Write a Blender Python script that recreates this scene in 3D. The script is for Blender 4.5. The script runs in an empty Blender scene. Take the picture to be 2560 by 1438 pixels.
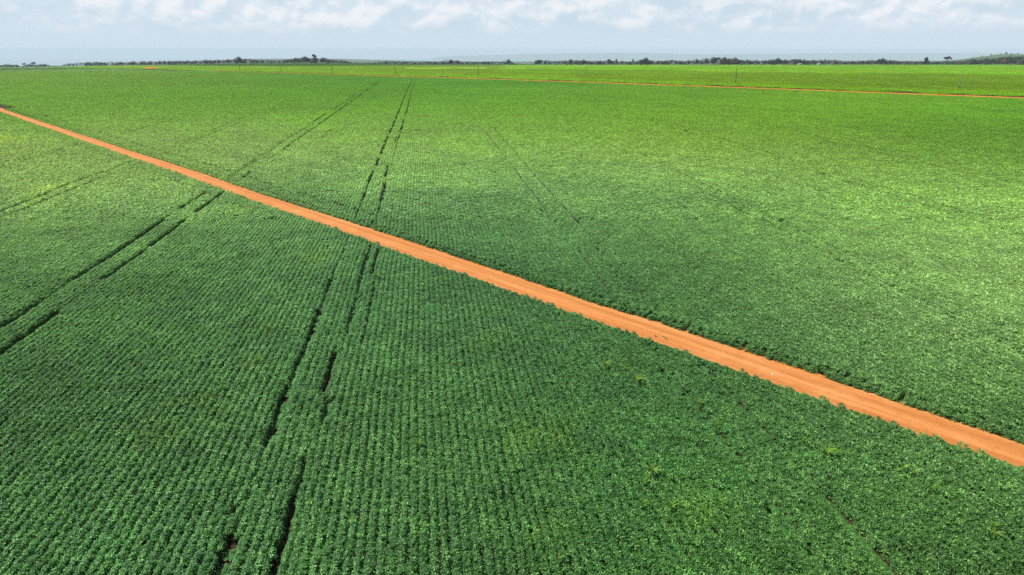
import bpy, bmesh, math, random
import numpy as np
from mathutils import Vector, Matrix
random.seed(7)
rng = np.random.default_rng(11)
S = bpy.context.scene
COL = S.collection
R = math.radians

# ------------------------------------------------------------------ camera
F = 1707.0                      # focal length in photo pixels (2560 wide)
PITCH = math.atan(594.0 / F)
H = 19.25                       # drone height above the soil
CP, SP = math.cos(PITCH), math.sin(PITCH)
cd = bpy.data.cameras.new('camera'); cam = bpy.data.objects.new('camera', cd); COL.objects.link(cam)
cam.location = (0, 0, H); cam.rotation_euler = (R(90) - PITCH, 0, 0)
cd.sensor_width = 36.0; cd.lens = 36.0 * F / 2560.0; cd.clip_start = 0.1; cd.clip_end = 120000
S.camera = cam

# ------------------------------------------------------------------ light
SUN_EL, SUN_AZ = R(56), R(-80)       # azimuth from +Y, clockwise
sl = bpy.data.lights.new('sun', 'SUN'); sun = bpy.data.objects.new('sun', sl); COL.objects.link(sun)
sl.energy = 4.6; sl.angle = R(0.53); sl.color = (1.0, 0.955, 0.89)
sd = Vector((math.cos(SUN_EL) * math.sin(SUN_AZ), math.cos(SUN_EL) * math.cos(SUN_AZ), math.sin(SUN_EL)))
sun.rotation_euler = sd.to_track_quat('Z', 'Y').to_euler(); sun.location = (0, 0, 200)

S.view_settings.view_transform = 'Standard'; S.view_settings.look = 'None'
S.view_settings.exposure = 0.85; S.view_settings.gamma = 1.0
S.cycles.use_denoising = False
S.cycles.max_bounces = 6; S.cycles.diffuse_bounces = 3; S.cycles.glossy_bounces = 2
S.cycles.transmission_bounces = 3; S.cycles.volume_bounces = 1; S.cycles.transparent_max_bounces = 4
S.cycles.use_adaptive_sampling = False
S.cycles.caustics_reflective = False; S.cycles.caustics_refractive = False

# node helper
class NT:
    def __init__(s, tree): s.t = tree; s.n = tree.nodes; s.l = tree.links
    def new(s, typ, **kw):
        n = s.n.new(typ)
        for k, v in kw.items(): setattr(n, k, v)
        return n
    def link(s, a, b): s.l.new(a, b)
    def val(s, sock, v):
        if isinstance(v, bpy.types.NodeSocket): s.link(v, sock)
        elif v is not None: sock.default_value = v
    def math(s, op, a, b=None, c=None, clamp=False):
        n = s.new('ShaderNodeMath', operation=op, use_clamp=clamp)
        s.val(n.inputs[0], a); s.val(n.inputs[1], b); s.val(n.inputs[2], c)
        return n.outputs[0]
    def mix(s, f, a, b, blend='MIX'):
        n = s.new('ShaderNodeMix', data_type='RGBA', blend_type=blend)
        s.val(n.inputs[0], f); s.val(n.inputs[6], a); s.val(n.inputs[7], b)
        return n.outputs[2]
    def noise(s, vec, scale, detail=4.0, rough=0.55, out='Fac', dist=0.0):
        n = s.new('ShaderNodeTexNoise'); n.inputs['Scale'].default_value = scale
        n.inputs['Detail'].default_value = detail; n.inputs['Roughness'].default_value = rough
        n.inputs['Distortion'].default_value = dist
        if vec is not None: s.link(vec, n.inputs['Vector'])
        return n.outputs[out]
    def ramp(s, f, pts, interp='LINEAR'):
        n = s.new('ShaderNodeValToRGB'); cr = n.color_ramp; cr.interpolation = interp
        while len(cr.elements) < len(pts): cr.elements.new(0.5)
        for e, (p, c) in zip(cr.elements, pts):
            e.position = p; e.color = c if len(c) == 4 else (*c, 1)
        s.val(n.inputs[0], f); return n.outputs[0]
    def smooth(s, v, a, b, lo=0.0, hi=1.0):
        n = s.new('ShaderNodeMapRange', interpolation_type='SMOOTHSTEP')
        s.val(n.inputs[0], v); n.inputs[1].default_value = a; n.inputs[2].default_value = b
        n.inputs[3].default_value = lo; n.inputs[4].default_value = hi
        return n.outputs[0]

# ------------------------------------------------------------------ sky with far cumulus
W = bpy.data.worlds.new('World'); S.world = W; W.use_nodes = True
w = NT(W.node_tree); w.n.clear()
sky = w.new('ShaderNodeTexSky', sky_type='NISHITA', sun_disc=False, sun_elevation=SUN_EL, sun_rotation=SUN_AZ)
sky.air_density = 1.0; sky.dust_density = 1.6; sky.ozone_density = 2.0; sky.altitude = 400
tc = w.new('ShaderNodeTexCoord'); sx = w.new('ShaderNodeSeparateXYZ'); w.link(tc.outputs['Generated'], sx.inputs[0])
az = w.math('ARCTAN2', sx.outputs[0], sx.outputs[1])
el = w.math('ARCSINE', sx.outputs[2])
def skyvec(daz, del_, ka, ke, seed):
    c = w.new('ShaderNodeCombineXYZ')
    w.link(w.math('MULTIPLY', w.math('ADD', az, daz), ka), c.inputs[0])
    w.link(w.math('MULTIPLY', w.math('ADD', el, del_), ke), c.inputs[1]); c.inputs[2].default_value = seed
    return c.outputs[0]
big = w.noise(skyvec(0, 0, 7.0, 20.0, 1.3), 1.0, 3.0, 0.5)
puff = w.noise(skyvec(0, 0, 21.0, 31.0, 4.1), 1.0, 7.0, 0.57, dist=0.05)
puff_low = w.noise(skyvec(0.006, -0.008, 21.0, 31.0, 4.1), 1.0, 4.0, 0.55, dist=0.08)
elev = w.smooth(el, 0.014, 0.040)
dens = w.math('ADD', w.math('MULTIPLY', puff, 0.75), w.math('MULTIPLY', big, 0.55))
cover = w.math('MULTIPLY', w.smooth(dens, 0.50, 0.74), elev)
shade = w.math('SUBTRACT', puff, puff_low)
lit = w.smooth(shade, -0.10, 0.10)
cloud_col = w.mix(lit, (6.9, 7.7, 8.5, 1), (9.3, 9.25, 9.35, 1))
hz = w.smooth(el, 0.0, 0.30, 1.0, 0.0)
clear = w.mix(w.math('MULTIPLY', hz, 0.9), sky.outputs[0], (6.0, 7.4, 8.7, 1))
hor = w.smooth(el, 0.004, 0.035, 1.0, 0.0)
clear = w.mix(w.math('MULTIPLY', hor, 0.85), clear, (6.2, 7.25, 8.1, 1))
up = w.smooth(el, 0.25, 0.7, 1.0, 0.0)
skycol = w.mix(w.math('MULTIPLY', w.math('MULTIPLY', cover, 0.72), up), clear, cloud_col)
bg = w.new('ShaderNodeBackground'); w.link(skycol, bg.inputs[0]); bg.inputs[1].default_value = 0.058
wo = w.new('ShaderNodeOutputWorld'); w.link(bg.outputs[0], wo.inputs[0])

# ------------------------------------------------------------------ geometry of the place
def pix(x, y, z=0.0):
    """ground point seen at photo pixel (x, y) on the level z"""
    cx = (x - 1280.0) / F; cv = (y - 719.0) / F
    t = (H - z) / (SP + cv * CP)
    return cx * t, (CP - cv * SP) * t
def level_at(y, Y):
    cv = (y - 719.0) / F
    t = Y / (CP - cv * SP)
    return H - t * (SP + cv * CP), t
# foot of the far tree line: azimuth slope x/y, photo row of its foot, distance
TL_PX = np.array([-900, 0, 130, 250, 380, 500, 560, 650, 850, 960, 1100, 1300, 1700, 2560, 3400], float)
TL_Y = np.array([172, 169.3, 167.6, 165.2, 163.2, 161.0, 160.0, 159.0, 159.0, 160.5, 162.0, 162.8, 162.8, 162.8, 162.8])
TL_D = np.array([1900, 1850, 1800, 1750, 1700, 1600, 1550, 1500, 1500, 1500, 1500, 1450, 1400, 1350, 1350], float)
TL_A = (TL_PX - 1280) / F / (CP + (719 - 160) / F * SP)
def sm(t): t = np.clip(t, 0, 1); return t * t * (3 - 2 * t)
def ground_z(x, y):
    x = np.asarray(x, float); y = np.asarray(y, float)
    a = x / np.maximum(y, 50.0)
    yT = np.interp(a, TL_A, TL_Y); D = np.interp(a, TL_A, TL_D)
    cv = (yT - 719.0) / F
    zT = H - D / (CP - cv * SP) * (SP + cv * CP)
    s = np.clip((y - 640) / (D - 640), 0, None)
    z = zT * np.where(s < 1, s ** 1.25, 1 + (s - 1) * 1.25)
    t1 = sm((y - D - 60) / 2300); z = z * (1 - t1) + np.minimum(z, -75) * t1
    z = np.where(y < 4200, z, np.maximum(z, -75 - (y - 4200) * 0.03))
    z = np.minimum(z, np.where(y > D + 60, zT, 99))
    z = np.maximum(z, -620.0)
    # green rise behind the right trees, and the stepped hill at the right edge
    g2 = sm((a - 0.40) / 0.10) * np.exp(-((y - 2700) / 420) ** 2); z = z * (1 - g2) + (-22.5) * g2
    zh = np.interp(a, HILL_A, HILL_Z); g3 = np.exp(-np.maximum(0, np.abs(y - 3700) - 60) ** 2 / 420 ** 2) * sm((a - .55) / .03)
    return np.where(zh > z, z * (1 - g3) + zh * g3, z)
HILL_PX = np.array([2300, 2362, 2392, 2412, 2432, 2450, 2468, 2480, 2500, 2530, 2560, 2650, 2800, 3200], float)
HILL_PY = np.array([158, 153, 150.3, 148, 145.2, 142.6, 140.6, 137.8, 136.3, 135.8, 136, 138, 141, 150], float)
HILL_A = (HILL_PX - 1280) / F / (CP + (719 - 142) / F * SP)
HILL_Z = H - 3700 / (CP - (HILL_PY - 719) / F * SP) * (SP + (HILL_PY - 719) / F * CP)
def hash2(i, j, seed):
    n = (i.astype(np.int64) * 374761393 + j.astype(np.int64) * 668265263 + seed * 1442695041) & 0x7fffffff
    n = ((n ^ (n >> 13)) * 1274126177) & 0x7fffffff
    return ((n ^ (n >> 16)) & 0xffff) / 65535.0
def vnoise(x, y, scale, seed):
    x = np.asarray(x, float) / scale; y = np.asarray(y, float) / scale
    i = np.floor(x); j = np.floor(y); fx = sm(x - i); fy = sm(y - j)
    a = hash2(i, j, seed); b = hash2(i + 1, j, seed); c = hash2(i, j + 1, seed); d = hash2(i + 1, j + 1, seed)
    return (a * (1 - fx) + b * fx) * (1 - fy) + (c * (1 - fx) + d * fx) * fy
def fbm(x, y, scale, seed, octv=4, gain=0.55):
    t = 0; amp = 1; tot = 0
    for o in range(octv):
        t = t + amp * vnoise(x, y, scale / 2 ** o, seed + o * 17); tot += amp; amp *= gain
    return t / tot

# ------------------------------------------------------------------ mesh helpers
def mesh_from(name, V, faces, mats=(), smooth=False, fattr=None):
    me = bpy.data.meshes.new(name)
    me.from_pydata([tuple(v) for v in V], [], faces)
    for m in mats: me.materials.append(m)
    if smooth: me.polygons.foreach_set('use_smooth', [True] * len(me.polygons))
    if fattr:
        for k, arr in fattr.items():
            at = me.attributes.new(k, 'FLOAT', 'FACE'); at.data.foreach_set('value', np.asarray(arr, np.float32))
    me.update(); return me
def quads_mesh(name, V, Q, mats=(), fattr=None):
    """fast: V (n,3) array, Q (m,4) array"""
    me = bpy.data.meshes.new(name); n, m = len(V), len(Q)
    me.vertices.add(n); me.vertices.foreach_set('co', np.asarray(V, np.float32).ravel())
    me.loops.add(m * 4); me.loops.foreach_set('vertex_index', np.asarray(Q, np.int32).ravel())
    me.polygons.add(m); me.polygons.foreach_set('loop_start', np.arange(0, m * 4, 4, dtype=np.int32))
    me.polygons.foreach_set('loop_total', np.full(m, 4, np.int32))
    for mt in mats: me.materials.append(mt)
    if fattr:
        for k, arr in fattr.items():
            at = me.attributes.new(k, 'FLOAT', 'FACE'); at.data.foreach_set('value', np.asarray(arr, np.float32))
    me.update(calc_edges=True); return me
def tag(o, label=None, cat=None, group=None, kind=None):
    if label: o['label'] = label
    if cat: o['category'] = cat
    if group: o['group'] = group
    if kind: o['kind'] = kind
    return o
def obj(name, me, parent=None, loc=None):
    o = bpy.data.objects.new(name, me); COL.objects.link(o)
    if parent is not None: o.parent = parent
    if loc is not None: o.location = loc
    return o
def empty(name, loc, rz=0):
    o = bpy.data.objects.new(name, None); COL.objects.link(o); o.location = loc; o.rotation_euler = (0, 0, rz)
    o.empty_display_size = 0.3
    return o
def mat(name):
    m = bpy.data.materials.new(name); m.use_nodes = True
    t = NT(m.node_tree); t.n.clear(); out = t.new('ShaderNodeOutputMaterial')
    return m, t, out

# ------------------------------------------------------------------ materials
def leaf_material(name, base, trans, rough, spec, tmix):
    m, t, out = mat(name)
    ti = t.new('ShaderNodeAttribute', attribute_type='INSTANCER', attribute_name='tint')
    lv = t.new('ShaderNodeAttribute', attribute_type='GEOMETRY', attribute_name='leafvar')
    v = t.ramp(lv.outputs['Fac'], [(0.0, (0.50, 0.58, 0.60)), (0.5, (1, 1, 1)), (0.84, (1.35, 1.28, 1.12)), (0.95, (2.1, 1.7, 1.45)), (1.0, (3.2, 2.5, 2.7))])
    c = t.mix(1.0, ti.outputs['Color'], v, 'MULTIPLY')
    c1 = t.mix(1.0, c, (*base, 1), 'MULTIPLY'); c2 = t.mix(1.0, c, (*trans, 1), 'MULTIPLY')
    p = t.new('ShaderNodeBsdfPrincipled'); t.link(c1, p.inputs['Base Color'])
    p.inputs['Roughness'].default_value = rough; p.inputs['Specular IOR Level'].default_value = spec
    tr = t.new('ShaderNodeBsdfTranslucent'); t.link(c2, tr.inputs[0])
    mx = t.new('ShaderNodeMixShader'); mx.inputs[0].default_value = tmix
    t.link(p.outputs[0], mx.inputs[1]); t.link(tr.outputs[0], mx.inputs[2]); t.link(mx.outputs[0], out.inputs[0])
    return m
M_SOY = leaf_material('soy_leaf', (0.074, 0.172, 0.042), (0.160, 0.36, 0.036), 0.45, 0.22, 0.36)
M_GRASS = leaf_material('pasture_blade', (0.078, 0.160, 0.012), (0.175, 0.34, 0.008), 0.55, 0.1, 0.36)

def soil_material(name, dark, mid, pale, scale=1.0, streak_dir=None):
    m, t, out = mat(name)
    g = t.new('ShaderNodeNewGeometry'); pos = g.outputs['Position']
    n1 = t.noise(pos, 0.35 * scale, 5.0, 0.6); n2 = t.noise(pos, 6.0 * scale, 6.0, 0.65)
    c = t.ramp(n1, [(0.3, mid), (0.52, mid), (0.75, pale)])
    if streak_dir is not None:
        uv = t.new('ShaderNodeUVMap')
        mp = t.new('ShaderNodeMapping'); t.link(uv.outputs[0], mp.inputs[0]); mp.inputs['Scale'].default_value = (0.06, 2.4, 1)
        s1 = t.noise(mp.outputs[0], 1.0, 5.0, 0.62)
        c = t.mix(t.smooth(s1, 0.42, 0.70), c, (*pale, 1)); c = t.mix(t.smooth(s1, 0.46, 0.28, 0, 0.75), c, (*dark, 1))
        su = t.new('ShaderNodeSeparateXYZ'); t.link(uv.outputs[0], su.inputs[0])
        # two worn wheel paths along the road
        d1 = t.math('ABSOLUTE', t.math('SUBTRACT', t.math('ABSOLUTE', su.outputs[1]), 0.85))
        c = t.mix(t.smooth(d1, 0.05, 0.5, 0.5, 0.0), c, (*dark, 1))
    c = t.mix(t.smooth(n2, 0.35, 0.7, 0.0, 0.25), c, (*pale, 1))
    n3 = t.noise(pos, 2.2 * scale, 4.0, 0.6); c = t.mix(t.smooth(n3, 0.50, 0.30, 0, 0.4), c, (*dark, 1))
    p = t.new('ShaderNodeBsdfPrincipled'); t.link(c, p.inputs['Base Color']); p.inputs['Roughness'].default_value = 0.95
    p.inputs['Specular IOR Level'].default_value = 0.15
    b = t.new('ShaderNodeBump'); b.inputs['Strength'].default_value = 0.5; b.inputs['Distance'].default_value = 0.05
    t.link(n2, b.inputs['Height']); t.link(b.outputs[0], p.inputs['Normal']); t.link(p.outputs[0], out.inputs[0])
    return m
M_ROAD = soil_material('red_dirt_road', (0.265, 0.088, 0.019), (0.35, 0.130, 0.032), (0.47, 0.205, 0.068), 1.0, True)
M_ROAD2 = soil_material('orange_dirt_road', (0.28, 0.078, 0.003), (0.37, 0.115, 0.005), (0.44, 0.16, 0.015), 0.4, True)
# ground sheet: red soil near, farmland and scrub mosaic beyond the tree line
m, t, out = mat('farm_ground'); M_GROUND = m
g = t.new('ShaderNodeNewGeometry'); sp_ = t.new('ShaderNodeSeparateXYZ'); t.link(g.outputs['Position'], sp_.inputs[0])
n1 = t.noise(g.outputs['Position'], 0.8, 6.0, 0.62)
soil = t.ramp(n1, [(0.3, (0.020, 0.015, 0.008)), (0.55, (0.034, 0.023, 0.012)), (0.8, (0.065, 0.034, 0.018))])
n2 = t.noise(g.outputs['Position'], 0.004, 5.0, 0.55)
land = t.ramp(n2, [(0.3, (0.035, 0.065, 0.022)), (0.5, (0.055, 0.105, 0.030)), (0.62, (0.075, 0.130, 0.035)), (0.72, (0.12, 0.13, 0.05))])
n3 = t.noise(g.outputs['Position'], 0.03, 4.0, 0.6)
land = t.mix(t.smooth(n3, 0.52, 0.7, 0, 0.7), land, (0.025, 0.05, 0.018, 1))
land = t.mix(t.math('MULTIPLY', t.smooth(sp_.outputs[1], 3000, 3400), t.smooth(n3, .40, .52, 0, .75)), land, (0.014, 0.030, 0.014, 1))
c = t.mix(t.smooth(sp_.outputs[1], 1250, 1400), soil, land)
p = t.new('ShaderNodeBsdfPrincipled'); t.link(c, p.inputs['Base Color']); p.inputs['Roughness'].default_value = 0.95
p.inputs['Specular IOR Level'].default_value = 0.1; t.link(p.outputs[0], out.inputs[0])

# ------------------------------------------------------------------ ground sheet
ys = np.concatenate([np.linspace(-80, 640, 60), np.linspace(660, 2400, 110), np.linspace(2420, 7000, 130), np.geomspace(7200, 60000, 36)])
aa = np.concatenate([np.linspace(-1.45, .5, 120), np.linspace(.51, .80, 60), np.linspace(.82, 1.45, 16)])
GX = aa[None, :] * (np.maximum(ys, 0)[:, None] + 160); GY = np.repeat(ys[:, None], len(aa), 1)
GZ = ground_z(GX, GY)
V = np.stack([GX, GY, GZ], -1).reshape(-1, 3); nc = len(aa)
ii, jj = np.meshgrid(np.arange(len(ys) - 1), np.arange(nc - 1), indexing='ij')
Q = np.stack([ii * nc + jj, ii * nc + jj + 1, (ii + 1) * nc + jj + 1, (ii + 1) * nc + jj], -1).reshape(-1, 4)
me = quads_mesh('ground', V, Q, [M_GROUND]); me.polygons.foreach_set('use_smooth', [True] * len(me.polygons))
tag(obj('ground', me), 'red soil under the crops falling away to hazy lowland behind the trees', 'ground', kind='structure')

# ------------------------------------------------------------------ roads
def smooth_poly(P, n=6):
    P = np.asarray(P, float)
    for _ in range(2):
        Qn = P.copy(); Qn[1:-1] = 0.25 * P[:-2] + 0.5 * P[1:-1] + 0.25 * P[2:]; P = Qn
    return P
RU = [(0, 270.5), (320, 375), (500, 431.5), (640, 481), (820, 537.5), (1000, 595.5), (1140, 641), (1500, 763), (1620, 799), (1900, 889), (2140, 970), (2560, 1111)]
RL = [(0, 280), (320, 388), (500, 449), (640, 500), (820, 560), (1000, 626), (1140, 672), (1500, 799), (1620, 838), (1900, 937), (2140, 1018), (2560, 1158)]
far_e = np.array([pix(x, y, 0.04) for x, y in RU]); near_e = np.array([pix(x, y, 0.60) for x, y in RL])
DIR = np.array([near_e[-1] - near_e[0], far_e[-1] - far_e[0]]).mean(0); DIR /= np.linalg.norm(DIR)
NRM = np.array([-DIR[1], DIR[0]])       # pointing beyond the road (away from the camera)
if NRM[1] < 0: NRM = -NRM
def st(P): P = np.asarray(P, float); return P @ DIR, P @ NRM
sf, nf = st(far_e); sn, nn = st(near_e)
print('road far offsets', np.round(nf, 2), 'near', np.round(nn, 2), 'width', np.round(np.interp(sf, sn, nn), 2))
def far_edge(s): return np.interp(s, sf, nf)
def near_edge(s): return np.interp(s, sn, nn)
def road_strip(name, smin, smax, step, f_near, f_far, mtl, z, cols=9, wob=0.0):
    s = np.arange(smin, smax, step); V = []; UV = []
    for k, a in enumerate(s):
        n0, n1 = f_near(a), f_far(a)
        for c in range(cols):
            q = c / (cols - 1); n = n0 + (n1 - n0) * q
            if c in (0, cols - 1): n += wob * (random.random() - 0.5)
            P = DIR * a + NRM * n
            zz = float(ground_z(P[0], P[1])) + z + 0.03 * math.cos((q - 0.5) * math.pi) + (0.02 * (vnoise(a, n * 3, 2.0, 3) - 0.5) if 0 < c < cols - 1 else 0)
            V.append((P[0], P[1], zz)); UV.append((a, n - (n0 + n1) / 2))
    Q = [(k * cols + c, k * cols + c + 1, (k + 1) * cols + c + 1, (k + 1) * cols + c) for k in range(len(s) - 1) for c in range(cols - 1)]
    V = np.array(V); Q = np.array(Q)
    me = quads_mesh(name, V, Q, [mtl]); me.polygons.foreach_set('use_smooth', [True] * len(me.polygons))
    uv = me.uv_layers.new(name='UVMap'); UV = np.array(UV, np.float32)
    uv.data.foreach_set('uv', UV[Q.ravel()].ravel())
    n_ = Vector(me.polygons[0].normal)
    if n_.z < 0: me.flip_normals()
    return me
tag(obj('dirt_road', road_strip('dirt_road', -340, 60, 0.5, lambda a: near_edge(a) - 0.35, lambda a: far_edge(a) + 0.35, M_ROAD, 0.012, wob=0.3)),
    'narrow orange dirt road cutting diagonally between the two near soybean fields', 'road', kind='structure')
R2U = [(514, 177.4), (640, 180.2), (960, 187.6), (1280, 199.4), (1600, 209), (1920, 220.8), (2240, 232), (2560, 243)]
R2L = [(514, 178.8), (640, 182.6), (960, 191.4), (1280, 203.2), (1600, 213.4), (1920, 225.6), (2240, 237.6), (2560, 249)]
f2 = np.array([pix(x, y, 0.05) for x, y in R2U]); n2_ = np.array([pix(x, y, 0.6) for x, y in R2L])
s2f, o2f = st(f2); s2n, o2n = st(n2_)
print('road2 far', np.round(o2f, 1), 'near', np.round(o2n, 1))
pf = np.polyfit(s2f[1:], o2f[1:], 2); pn = np.polyfit(s2n[1:], o2n[1:], 2)
def r2_far(s): return np.polyval(pf, np.clip(s, s2f[0] - 30, 60))
def r2_near(s): return r2_far(s) - np.clip(1.15 * (r2_far(s) - np.polyval(pn, np.clip(s, s2n[0] - 30, 60))), 9, 18)
tag(obj('dirt_highway', road_strip('dirt_highway', float(s2f[0]) - 8, 140, 4.0, r2_near, r2_far, M_ROAD2, 0.02, wob=2.0)),
    'wide orange dirt road crossing the far field in front of the line of poles', 'road', kind='structure')

# ------------------------------------------------------------------ crop rows
ROW = 0.42
_vx = (1052 - 1280) / F; _vy = 1 / CP
TD = np.array([_vx, _vy]); TD /= np.linalg.norm(TD)      # along the rows
UD = np.array([TD[1], -TD[0]])                            # across the rows (to the right)
YAW = math.atan2(TD[1], TD[0])
GAPS = [(828,692,819,723,1),(791,769,770,840,1),(713,967,665,1100,1),(755,866,716,960,.45),(913,626,896,716,.8),(945,617,937,680,1),
 (934,703,920,856,.45),(878,762,871,810,1.2),(838,873,816,977,1.35),(810,991,800,1043,.8),(762,1146,748,1199,.6),(748,1204,695,1438,1.1),
 (591,1248,582,1288,.8),(562,1337,530,1440,1),(510,478,448,520,.9),(563,475,488,530,1),(406,546,323,605,1),(323,600,178,699,1.1),
 (457,546,374,611,1),(350,622,261,691,1),(109,737,0,816,.9),(137,773,-30,904,1.1),(224,440,122,477,.7),(122,477,-30,537,.7),(256,440,180,474,.4),
 (125,493,48,525,.7),(527,335,392,391,.6),(580,315,400,375,.45),(332,400,182,455,.6),(212,354,27,412,.5),(120,322,-20,357,.5),
 (425,297,322,335,.4),(640,282,462,350,.5),(570,447,640,400,1),(660,385,740,335,.9),(604,442,630,428,1),(655,395,690,378,.8),
 (740,335,790,299,.8),(700,373,827,290,.6),(790,299,815,285,1),(827,275,855,260,1),(865,252,890,237,.9),(905,229,957,196,.9),
 (827,290,865,260,.9),(872,255,910,232,.8),(917,227,947,205,.8),(945,395,942,412,1.3),(961,359,956,383,1.3),(969,339,963,354,1),
 (978.5,322,977,332,1.1),(987,300,979,320,.8),(993.5,287,990,295,1.3),(1000,268,994,283,1),(1017,230,1003.5,263,.8),(1030,198,1017,230,.7),
 (972,415,967,440,1.4),(993,344,991,356,1.1),(998,335,993,347,.8),(1004.5,315,1003,329,1.3),(1009.5,300,1005,314,.8),(1018.6,270,1013.6,285,1),
 (1025,243,1018.6,270,.8),(1038.6,198,1025,243,.7),(931.5,428,922,455,1),(965.6,456,955,498,1),(908,481,906,500,.9),(937,548,930.6,570,1),
 (1132,222,1219,334,.5),(1219,334,1259,381,.7),(1277,410,1346,500,.5),(1357,518,1389,558,.9),(1433,616,1509,706,.85),
 (1147,229,1237,319,.5),(1237,319,1292,384,.5),(1310,402,1378,482,.55),(1404,511,1451,562,.85),(1494,616,1581,706,.85),
 (1717,454,1948,574,.6),(1926,540,2003,576,.55),(1980,590,2012,610,.55),(1989,413,2016,425,.6),(2057,436,2098,447,.5),(2120,454,2143,463,.55),
 (2415,527,2447,545,.6),(2447,545,2505,576,.4),(1913.5,1260,2048,1425,.95),(2051,1220,2191,1374,.75),(2191,1374,2250,1440,.5),
 (1657,916,1675,937,.85),(1675,937,1699,968,.5),(1699,968,1730,993,.75),(1758,913,1852,1013,.6)]
def u_of(x, y, z=0.62):
    X, Y = pix(x, y, z); return X * UD[0] + Y * UD[1], X * TD[0] + Y * TD[1]
def drift(t): return np.interp(t, [0, 60, 110, 150, 200, 240, 300, 410, 500, 700], [0, .1, .2, .35, .6, .75, 1.05, 1.7, 2.1, 2.9])
def wobble(t): return .05 * np.sin(t / 9.0) + .04 * np.sin(t / 3.7 + 1.2) + .05 * np.sin(t / 31.0 + .4) + drift(t)
gap_rows = {}
for x0, y0, x1, y1, s_ in GAPS:
    (ua, ta), (ub, tb) = u_of(x0, y0), u_of(x1, y1)
    um = (ua - wobble(ta) + ub - wobble(tb)) / 2
    k = int(math.floor(um / ROW))             # channel between row k and k+1 (rows sit at k*ROW)
    if x0 < 600 and y0 > 400: s_ *= 1.35
    s_ = .25 + .85 * s_ if x0 < 1100 else ((.45 + .45 * s_) if y0 > 860 else (.6 + .6 * s_) if y0 > 520 else 1.25)
    gap_rows.setdefault(k, []).append((min(ta, tb), max(ta, tb), s_, 0))
# the sprayer drove a pair of wheel lines every 23 m: faint wherever the crop has closed over them again
for u0 in (-119.6, -117.2, -96.5, -94.1, -73.6, -71.2, -52.5, -50.1, -30.9, -28.4, -8.65, -6.2, 14.3, 17.0, 38.5, 40.7, 62.7, 65.1, 86.4, 88.8, 109.6, 112.0):
    gap_rows.setdefault(int(math.floor(u0 / ROW)), []).append((12, 640, .66 if u0 < 0 else 1.05, 1))
DRY = [(0,350,7,1.),(20,380,4,.6),(450,1040,2.2,.9),(780,640,2.5,.7),(600,525,3,.6),(668,818,.8,.7),(110,470,3,.8),(95,500,2.5,.6),(640,905,1,.6),
 (1225,845,1.6,.5),(1310,1085,1.5,.6),(1410,1080,2,.6),(1745,1262,1.6,.7),(1330,1330,1.5,.5),(990,560,1.5,.3),
 (1420,1240,1.6,.5),(1560,900,1.6,.4)]

def leaf_batch(P, nrm, az, L, Wd, fold, droop):
    """folded ovate leaflets: arrays of base point, normal, heading; 6 verts 2 quads each"""
    n = len(P)
    up = nrm / np.linalg.norm(nrm, axis=1, keepdims=True)
    h = np.stack([np.cos(az), np.sin(az), np.zeros(n)], -1)
    h = h - up * np.sum(h * up, 1, keepdims=True); h /= np.linalg.norm(h, axis=1, keepdims=True) + 1e-9
    sd_ = np.cross(up, h)
    L = L[:, None]; Wd = Wd[:, None]; fold = fold[:, None]; droop = droop[:, None]
    base = P; tip = P + h * L - up * (droop * L)
    def e(f, wd, sgn): return P + h * (L * f) + sd_ * (sgn * Wd * wd) + up * (fold * Wd * wd) - up * (droop * L * f * f)
    V = np.stack([base, e(.28, .5, 1), e(.68, .36, 1), tip, e(.68, .36, -1), e(.28, .5, -1)], 1).reshape(-1, 3)
    k = np.arange(n)[:, None] * 6
    Q = np.concatenate([k + np.array([[0, 3, 2, 1]]), k + np.array([[0, 5, 4, 3]])], 0)
    return V, Q
def row_proto(name, length, k, lai, tri, mtl, nrows=1, half=0.27, top=0.68, tiltsd=0.42):
    area = length * ROW * nrows
    L0 = 0.090 * k
    nleaf = int(area * lai / (0.0040 * k * k)); nt = max(3, nleaf // (3 if tri else 1))
    x = rng.uniform(-length / 2 - .03, length / 2 + .03, nt)
    rowi = rng.integers(0, nrows, nt)
    if k > 1.2: half *= .90
    yy = np.clip(rng.normal(0, 0.157 if k < 1.2 else .138, nt), -half, half)
    # plants along the row: each ~0.13 m has its own height
    cell = np.floor((x + 50) / (0.11 if k < 1.2 else .16) + rowi * 371).astype(int); hh = hash2(cell, cell * 0 + int(rng.integers(1, 9999)), 5)
    zmax = (top + (0.11 if k < 1.2 else .26) * (hh - 0.5)) * (1 - 1.9 * (yy / 0.5) ** 2)
    z = zmax - rng.exponential(0.10, nt) * (1 if k < 2 else 1.2); z = np.clip(z, 0.10, None)
    ycent = (rowi - (nrows - 1) / 2) * ROW
    P = np.stack([x, yy + ycent, z], -1)
    tilt = rng.normal(0, tiltsd, (nt, 2))
    nr = np.stack([tilt[:, 0], tilt[:, 1] + yy * 1.5, np.ones(nt)], -1)
    az = rng.uniform(0, 2 * math.pi, nt)
    lv = rng.random(nt)
    Vs, Qs, LV = [], [], []; off = 0
    for d in ((0, 1.95, -1.95) if tri else (0,)):
        a2 = az + d + rng.normal(0, .15, nt)
        n2 = nr + rng.normal(0, .22, nr.shape)
        ln = L0 * rng.uniform(.75, 1.2, nt); wd = ln * rng.uniform(.58, .74, nt)
        pp = P + np.stack([np.cos(a2), np.sin(a2), np.zeros(nt)], -1) * (0.018 * k)
        Va, Qa = leaf_batch(pp, n2, a2, ln, wd, rng.uniform(.05, .45, nt), rng.uniform(-.05, .45, nt))
        Vs.append(Va); Qs.append(Qa + off); off += len(Va); l1 = np.clip(lv + rng.normal(0, .12, nt), 0, 1); LV += [l1, l1]
    return quads_mesh(name, np.concatenate(Vs), np.concatenate(Qs), [mtl], {'leafvar': np.concatenate(LV)})
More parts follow.
